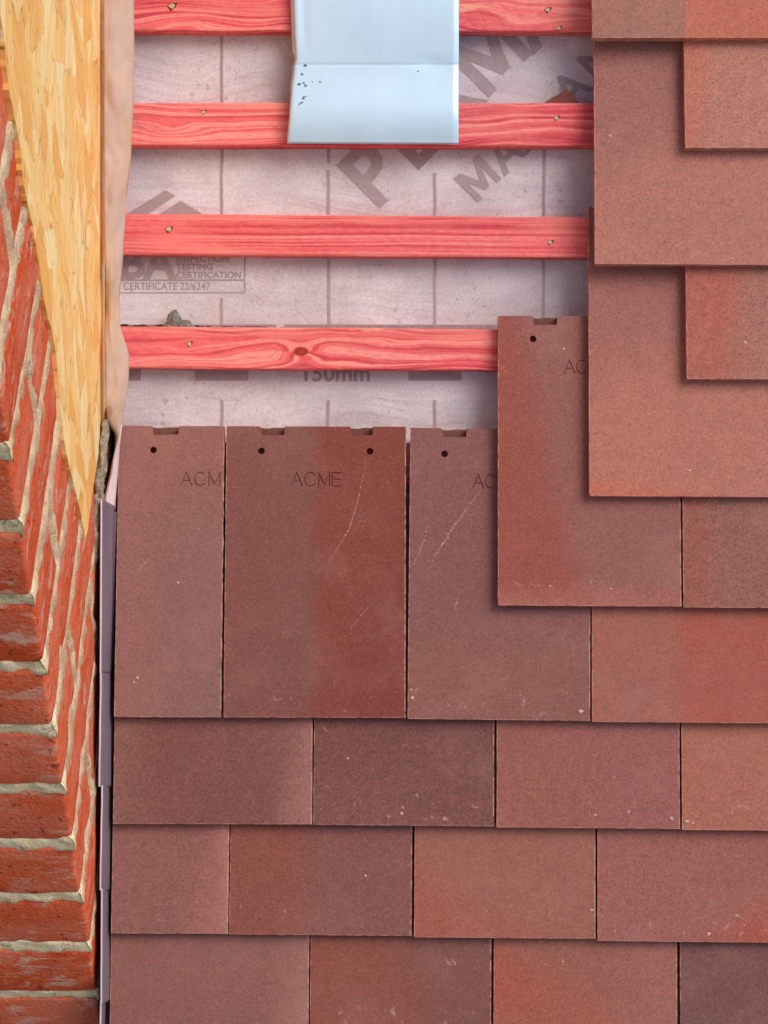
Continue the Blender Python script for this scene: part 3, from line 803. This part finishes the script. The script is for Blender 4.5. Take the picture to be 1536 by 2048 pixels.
soaker(2000, 2230, 201.5, 198.6, 211, 209, 0, 0, 'lowest lead soaker, cut off by the bottom of the photo', .078)

# ------------------------------------------------------------------ folded metal sheet
LEFTX = [(-90, 586), (0, 587), (60, 589), (118, 592), (134, 588), (180, 583), (232, 579), (285, 574.5)]
RIGHTX = [(-90, 918.5), (130, 917.5), (285, 917)]
def prof(y):
    if y < 130:
        t_ = (130-y)/220
        return .0290 + .0035*math.sin(t_*math.pi*.9)
    t_ = (y-130)/155
    return .0290 + .0068*math.sin(math.pi*t_**1.5)
bm = bmesh.new()
def sheet(a, b):
    y = -90 + 375*b
    n = prof(y) - .0007*math.exp(-((y-130)/2.6)**2)
    xl, xr = lerp_pts(LEFTX, y), lerp_pts(RIGHTX, y)
    bow = .0007*noise.noise(Vector((a*1.6, y*.006, 2))) + .00012*noise.noise(Vector((a*4, y*.02, 5)))
    bow += -.0016*math.exp(-((a-.84)/.10)**2)*math.exp(-((y-126)/14)**2)
    bow += -.0010*math.exp(-((a-.06)/.03)**2)*smooth(128, 60, y)*.6 if y < 128 else 0
    if a > .985: n -= .0010
    if a < .012: n -= .0012
    return P(xl+(xr-xl)*a, y + (1.5*a if y > 280 else 0), n+bow)
vals = grid(bm, 80, 150, sheet)
org = P(750, 130, .0285)
for v in bm.verts: v.co -= org
fl = link('metal_sheet', bm, SHEET, origin=org, label='shiny blue-white folded metal sheet hanging over the two upper battens', cat='flashing', smooth_shade=True)
m = fl.modifiers.new('thickness', 'SOLIDIFY'); m.thickness = .0007; m.offset = -1
# turned-under return along the left side
bm = bmesh.new()
def ret(a, b):
    y = -90 + 375*b
    k = 1 if y < 118 else (smooth(240, 150, y) if y > 150 else 1)
    x = lerp_pts(LEFTX, y) - (6.5*a*k if y < 110 else 3.2*a*k)
    return P(x, y, prof(y)-.0013-.006*a) - org
grid(bm, 3, 90, ret)
rt = link('side_return', bm, SHEET, parent=fl, smooth_shade=True)
rt.modifiers.new('thickness', 'SOLIDIFY').thickness = .0006
bm = bmesh.new()
def hem(a, b):
    x = 574.5+(917-574.5)*a
    ang = math.pi*b
    p = P(x, 285 + 1.5*a, prof(285)) - org
    return p + Vector((0, -.0008*math.sin(ang), -.0016*b-.0004))
grid(bm, 40, 5, hem)
link('lower_hem', bm, SHEET, parent=fl, smooth_shade=True)
for i, (px, py, r) in enumerate(((611, 131, .0010), (604, 149, .0010), (598, 169, .0012), (608, 166, .0008), (611, 172, .0011), (625, 164, .0006), (640, 164, .0008), (607, 197, .0013), (603, 206, .0012), (599, 209, .0009), (612, 193, .0007), (836, 143, .0007))):
    bm = bmesh.new()
    rock(bm, P(px, py, prof(py)+.0006) - org, r*1.45, i*2.3, 2, (1.0, .8, .45), .9)
    link('spatter', bm, SPOT, parent=fl)

# ------------------------------------------------------------------ strand board against the wall
XO = -.2562
def on_osb(px, py):
    d = XO*F/(px-768)
    return Vector((XO, (1024-py)/F*d, DC-d))
out = [(-22, -90), (-6, 0), (6, 60), (12, 120), (18, 180), (33, 250), (41, 300), (44, 340), (53, 400), (66, 450), (72, 490), (80, 540), (88, 600), (97, 640), (104, 660), (112, 710), (118, 770), (122, 820), (128, 880),
       (138, 930), (150, 980), (160, 1020), (168, 1060), (171, 1078), (176, 1060), (181, 1020), (186, 980), (192, 940), (199, 890), (206, 840), (212, 810), (209.5, 700), (209.5, 500), (208.5, 300), (208.5, 0), (208.5, -90)]
ring = []
for (a, b) in zip(out, out[1:]+out[:1]):
    n_ = max(1, int(math.dist(a, b)/13)) if a[1] > -89 or b[1] > -89 else 1
    for k in range(n_):
        x, y = a[0]+(b[0]-a[0])*k/n_, a[1]+(b[1]-a[1])*k/n_
        p = on_osb(x, y)
        if k: p += Vector((0, random.gauss(0, .0006), random.gauss(0, .0007)))
        ring.append(p)
org = on_osb(150, 500)
bm = bmesh.new()
a = [bm.verts.new(p-org) for p in ring]; b = [bm.verts.new(p-org-Vector((.0090, 0, 0))) for p in ring]
bm.faces.new(a); bm.faces.new(b[::-1])
for i in range(len(a)):
    j = (i+1) % len(a); bm.faces.new((a[i], b[i], b[j], a[j]))
bmesh.ops.recalc_face_normals(bm, faces=bm.faces)
link('strand_board', bm, OSB, origin=org, label='yellow strand board tapering to a point against the brick side wall', cat='board')
# splinter hanging at its lower edge
bm = bmesh.new()
c0 = P(214, 812, .066)
for s_ in range(3):
    p0 = P(204+s_*1.5, 801+s_*2, .068)-c0; p1 = P(223+s_*1.2, 817+s_*5, .060)-c0
    d = (p1-p0); q = Vector((-d.y, d.x, 0)).normalized()*.0007
    vs = [bm.verts.new(v_) for v_ in (p0-q*.3, p0+q*.3, p1+q, p1-q)]
    vt = [bm.verts.new(v_.co+Vector((0, 0, .0006))) for v_ in vs]
    bm.faces.new(vs); bm.faces.new(vt[::-1])
    for i in range(4): bm.faces.new((vs[i], vs[(i+1) % 4], vt[(i+1) % 4], vt[i]))
bmesh.ops.recalc_face_normals(bm, faces=bm.faces)
link('wood_splinter', bm, SPLINT, origin=c0, label='tiny pale splinter stuck across the foot of the felt strip beside the strand board', cat='splinter')

# ------------------------------------------------------------------ brick wall: plumb, with the corner towards the viewer
E0 = Vector((-.259, -.4366, .052))
def rounded_brick(bm, lo, hi, tone, lay):
    lo, hi = Vector(lo), Vector(hi); r = .004
    def cuts(a, b):
        n = max(1, int((b-a-2*r)/.016)); return [a, a+r*.35] + [a+r+(b-a-2*r)*i/n for i in range(n+1)] + [b-r*.35, b]
    X, Y, Z = cuts(lo.x, hi.x), cuts(lo.y, hi.y), cuts(lo.z, hi.z)
    cache = {}
    sd = Vector((tone*31, tone*17, tone*7))
    def vert(x, y, z):
        k = (x, y, z)
        if k not in cache:
            p = Vector(k); q = Vector((min(max(x, lo.x+r), hi.x-r), min(max(y, lo.y+r), hi.y-r), min(max(z, lo.z+r), hi.z-r)))
            d = p-q
            if d.length > 1e-9:
                nrm = d.normalized(); p = q+nrm*r
                p += nrm*(.0007*noise.noise(p*38+sd) + .0011*noise.noise(p*130+sd) - .0016*smooth(.30, .55, noise.noise(p*60+sd*2)))
            cache[k] = bm.verts.new(p)
        return cache[k]
    def face(A, B, f, flip):
        for a0, a1 in zip(A, A[1:]):
            for b0, b1 in zip(B, B[1:]):
                vs = [f(a0, b0), f(a1, b0), f(a1, b1), f(a0, b1)]
                fc = bm.faces.new(vs[::-1] if flip else vs); fc[lay] = tone; fc.smooth = True
    face(X, Z, lambda a, b: vert(a, lo.y, b), False)
    face(Y, Z, lambda a, b: vert(hi.x, a, b), False)
    face(X, Y, lambda a, b: vert(a, b, hi.z), False)
    face(X, Y, lambda a, b: vert(a, b, lo.z), True)
bm = bmesh.new()
lay = bm.faces.layers.float.new('brick_tone')
J = .0055
brick_boxes = []
for k in range(-4, 15):
    z0, z1 = k*.075+J, (k+1)*.075-J
    jx, jy = random.uniform(-.0012, .0012), random.uniform(-.0012, .0012)
    head = k % 2 == 0
    ys, y = [], 0.0
    first = .1025 if head else .215
    edges = [(0.0, first)]
    while edges[-1][1] < 1.2: edges.append((edges[-1][1]+.010, edges[-1][1]+.010+.215))
    for i, (a, b) in enumerate(edges):
        dz = random.uniform(-.0012, .0012)
        x0 = -.1025 if i or not head else -.215
        rounded_brick(bm, (x0, a+jy, z0+dz), (jx, b+jy, z1+dz), random.random(), lay)
    xs = [(-.215-.010, -.215-.010-.215)] if head else [(-.1025-.010, -.1025-.010-.215)]
    xs.append((xs[-1][1]-.010, xs[-1][1]-.225))
    for a, b in xs:
        rounded_brick(bm, (b, jy, z0), (a, jy+.1025, z1), random.random(), lay)
nb_faces = len(bm.faces)
# mortar: a rough bed just behind the brick faces that swells into the joints and smears over their arrises
def joint_depth(h, z):
    kz = (z/.075) - round(z/.075); dj = abs(kz)*.075
    n1 = noise.noise(Vector((h*26, z*26, 2.2))); n2 = noise.noise(Vector((h*90, z*90, 7.7))); n3 = noise.noise(Vector((h*9, z*9, 5)))
    w = .0092 + .0018*n1 + .0014*n2 + .0008*n3
    return smooth(w+.003, w-.002, dj), n1, n2, n3
def perp(h, z):
    k = math.floor(z/.075); head = k % 2 == 0
    pos = (.1025+.005) if head else (.215+.005)
    best = 9
    while pos < 1.2: best = min(best, abs(h-pos)); pos += .225
    return best
def side_m(a, b):
    h = 1.15*a; z = -.28+1.30*b
    m_, n1, n2, n3 = joint_depth(h, z)
    pw = .0070+.0024*n1+.0018*n2
    m_ = max(m_, smooth(pw+.003, pw-.002, perp(h, z)))
    if abs(z/.075-round(z/.075))*.075 < .02: m_ = max(m_, smooth(.44, .62, n3+.3*n1)*.8)
    hh = h+.003 if a > 0 else .003-.0036*m_
    return Vector((min(.0016, -.006+.0068*m_+.0030*n2*m_ + .0016*n1*m_), hh, z))
side = grid(bm, 300, 340, side_m)
def front_m(a, b):
    x = -.002-.40*a; z = -.28+1.30*b
    m_, n1, n2, n3 = joint_depth(x+3 if a > 0 else .0, z)
    if a == 0: x = -.006+.0072*m_
    return Vector((x, .006-.0052*m_-.0030*n2*m_-.0010*n1*m_, z))
frontg = grid(bm, 110, 340, front_m)
bm.faces.ensure_lookup_table()
for i, f in enumerate(bm.faces):
    if i >= nb_faces: f.material_index = 1; f.smooth = True
bm.normal_update()
me = bpy.data.meshes.new('brick_wall'); bm.to_mesh(me); bm.free()
me.materials.append(BRICK); me.materials.append(MORTAR)
wall = bpy.data.objects.new('brick_wall', me); COL.objects.link(wall)
wall.location = ROOF @ E0
wall['label'] = 'red brick wall corner with thick pale mortar joints beside the roof'; wall['category'] = 'brick wall'; wall['kind'] = 'thing'
# core so that nothing shows through the joints
bm = bmesh.new(); box(bm, -.40, -.0105, .012, 1.15, -.28, 1.02)
core = link('wall_core', bm, MORTAR, parent=wall)
# weathered mortar fillet running down beside the board
bm = bmesh.new()
path = [(214, 838, .048), (207, 880, .055), (202, 930, .062), (198, 970, .066), (196, 1010, .066), (192, 1060, .068), (187, 1110, .070), (185, 1150, .066)]
wl = wall.matrix_world.inverted() if False else Matrix.Translation(-(ROOF @ E0))
def fil(a, b):
    i = b*(len(path)-1); k = min(int(i), len(path)-2); t_ = i-k
    px, py, n = [path[k][j]+(path[k+1][j]-path[k][j])*t_ for j in range(3)]
    ang = 2*math.pi*a
    r = (.0035+.0014*math.sin(b*math.pi))*(1+.5*noise.noise(Vector((math.cos(ang)*1.3, math.sin(ang)*1.3, b*14)))+.3*noise.noise(Vector((math.cos(ang)*3, math.sin(ang)*3, b*40))))
    if b < .01 or b > .99: r *= .3
    p = P(px, py, n) + Vector((math.cos(ang)*r, 0, math.sin(ang)*r*2.2))
    return (Matrix.Translation(-(ROOF @ E0)) @ ROOF @ p)
grid(bm, 16, 90, fil)
bmesh.ops.recalc_face_normals(bm, faces=bm.faces)
link('mortar_fillet', bm, GREYLUMP, parent=wall, smooth_shade=True, label='grey weathered mortar ridge running down behind the board')

# ------------------------------------------------------------------ ground far below
bm = bmesh.new()
f = [bm.verts.new(v) for v in ((-400, -400, 0), (400, -400, 0), (400, 400, 0), (-400, 400, 0))]; bm.faces.new(f)
g = link('ground', bm, plain_material('yard', (.24, .19, .14), .95, .2, 2, 0, 0), kind='structure')
g.matrix_world = Matrix.Identity(4)

# ------------------------------------------------------------------ light
SUN_ROOF = Vector((.66, .61, .83)).normalized()           # towards the light, in roof axes: right and up the slope
S = (R3.to_3x3() @ SUN_ROOF).normalized()
el = math.asin(S.z); az = math.atan2(S.x, S.y)
w = bpy.data.worlds.new('World'); scene.world = w; w.use_nodes = True
nt = w.node_tree; bg = nt.nodes['Background']
sky = nt.nodes.new('ShaderNodeTexSky'); sky.sky_type = 'NISHITA'; sky.sun_disc = False
sky.sun_elevation = el; sky.sun_rotation = az; sky.dust_density = 3.0; sky.air_density = 1.0; sky.ozone_density = 1.0
nt.links.new(sky.outputs[0], bg.inputs[0]); bg.inputs[1].default_value = .122
sun = bpy.data.lights.new('sun', 'SUN'); sun.energy = 1.85; sun.angle = math.radians(38); sun.color = (1, .95, .89)
so = bpy.data.objects.new('sun', sun); COL.objects.link(so)
so.rotation_euler = S.to_track_quat('Z', 'Y').to_euler()

# ------------------------------------------------------------------ camera
cam = bpy.data.cameras.new('camera'); co = bpy.data.objects.new('camera', cam); COL.objects.link(co)
cam.sensor_fit = 'HORIZONTAL'; cam.sensor_width = 36; cam.lens = 36*F/1536
cam.clip_start = .05; cam.clip_end = 2000
co.matrix_world = ROOF @ Matrix.Translation((0, 0, DC))
scene.camera = co
vs = scene.view_settings
vs.view_transform = 'Standard'; vs.look = 'None'; vs.gamma = 1; vs.exposure = 0.07
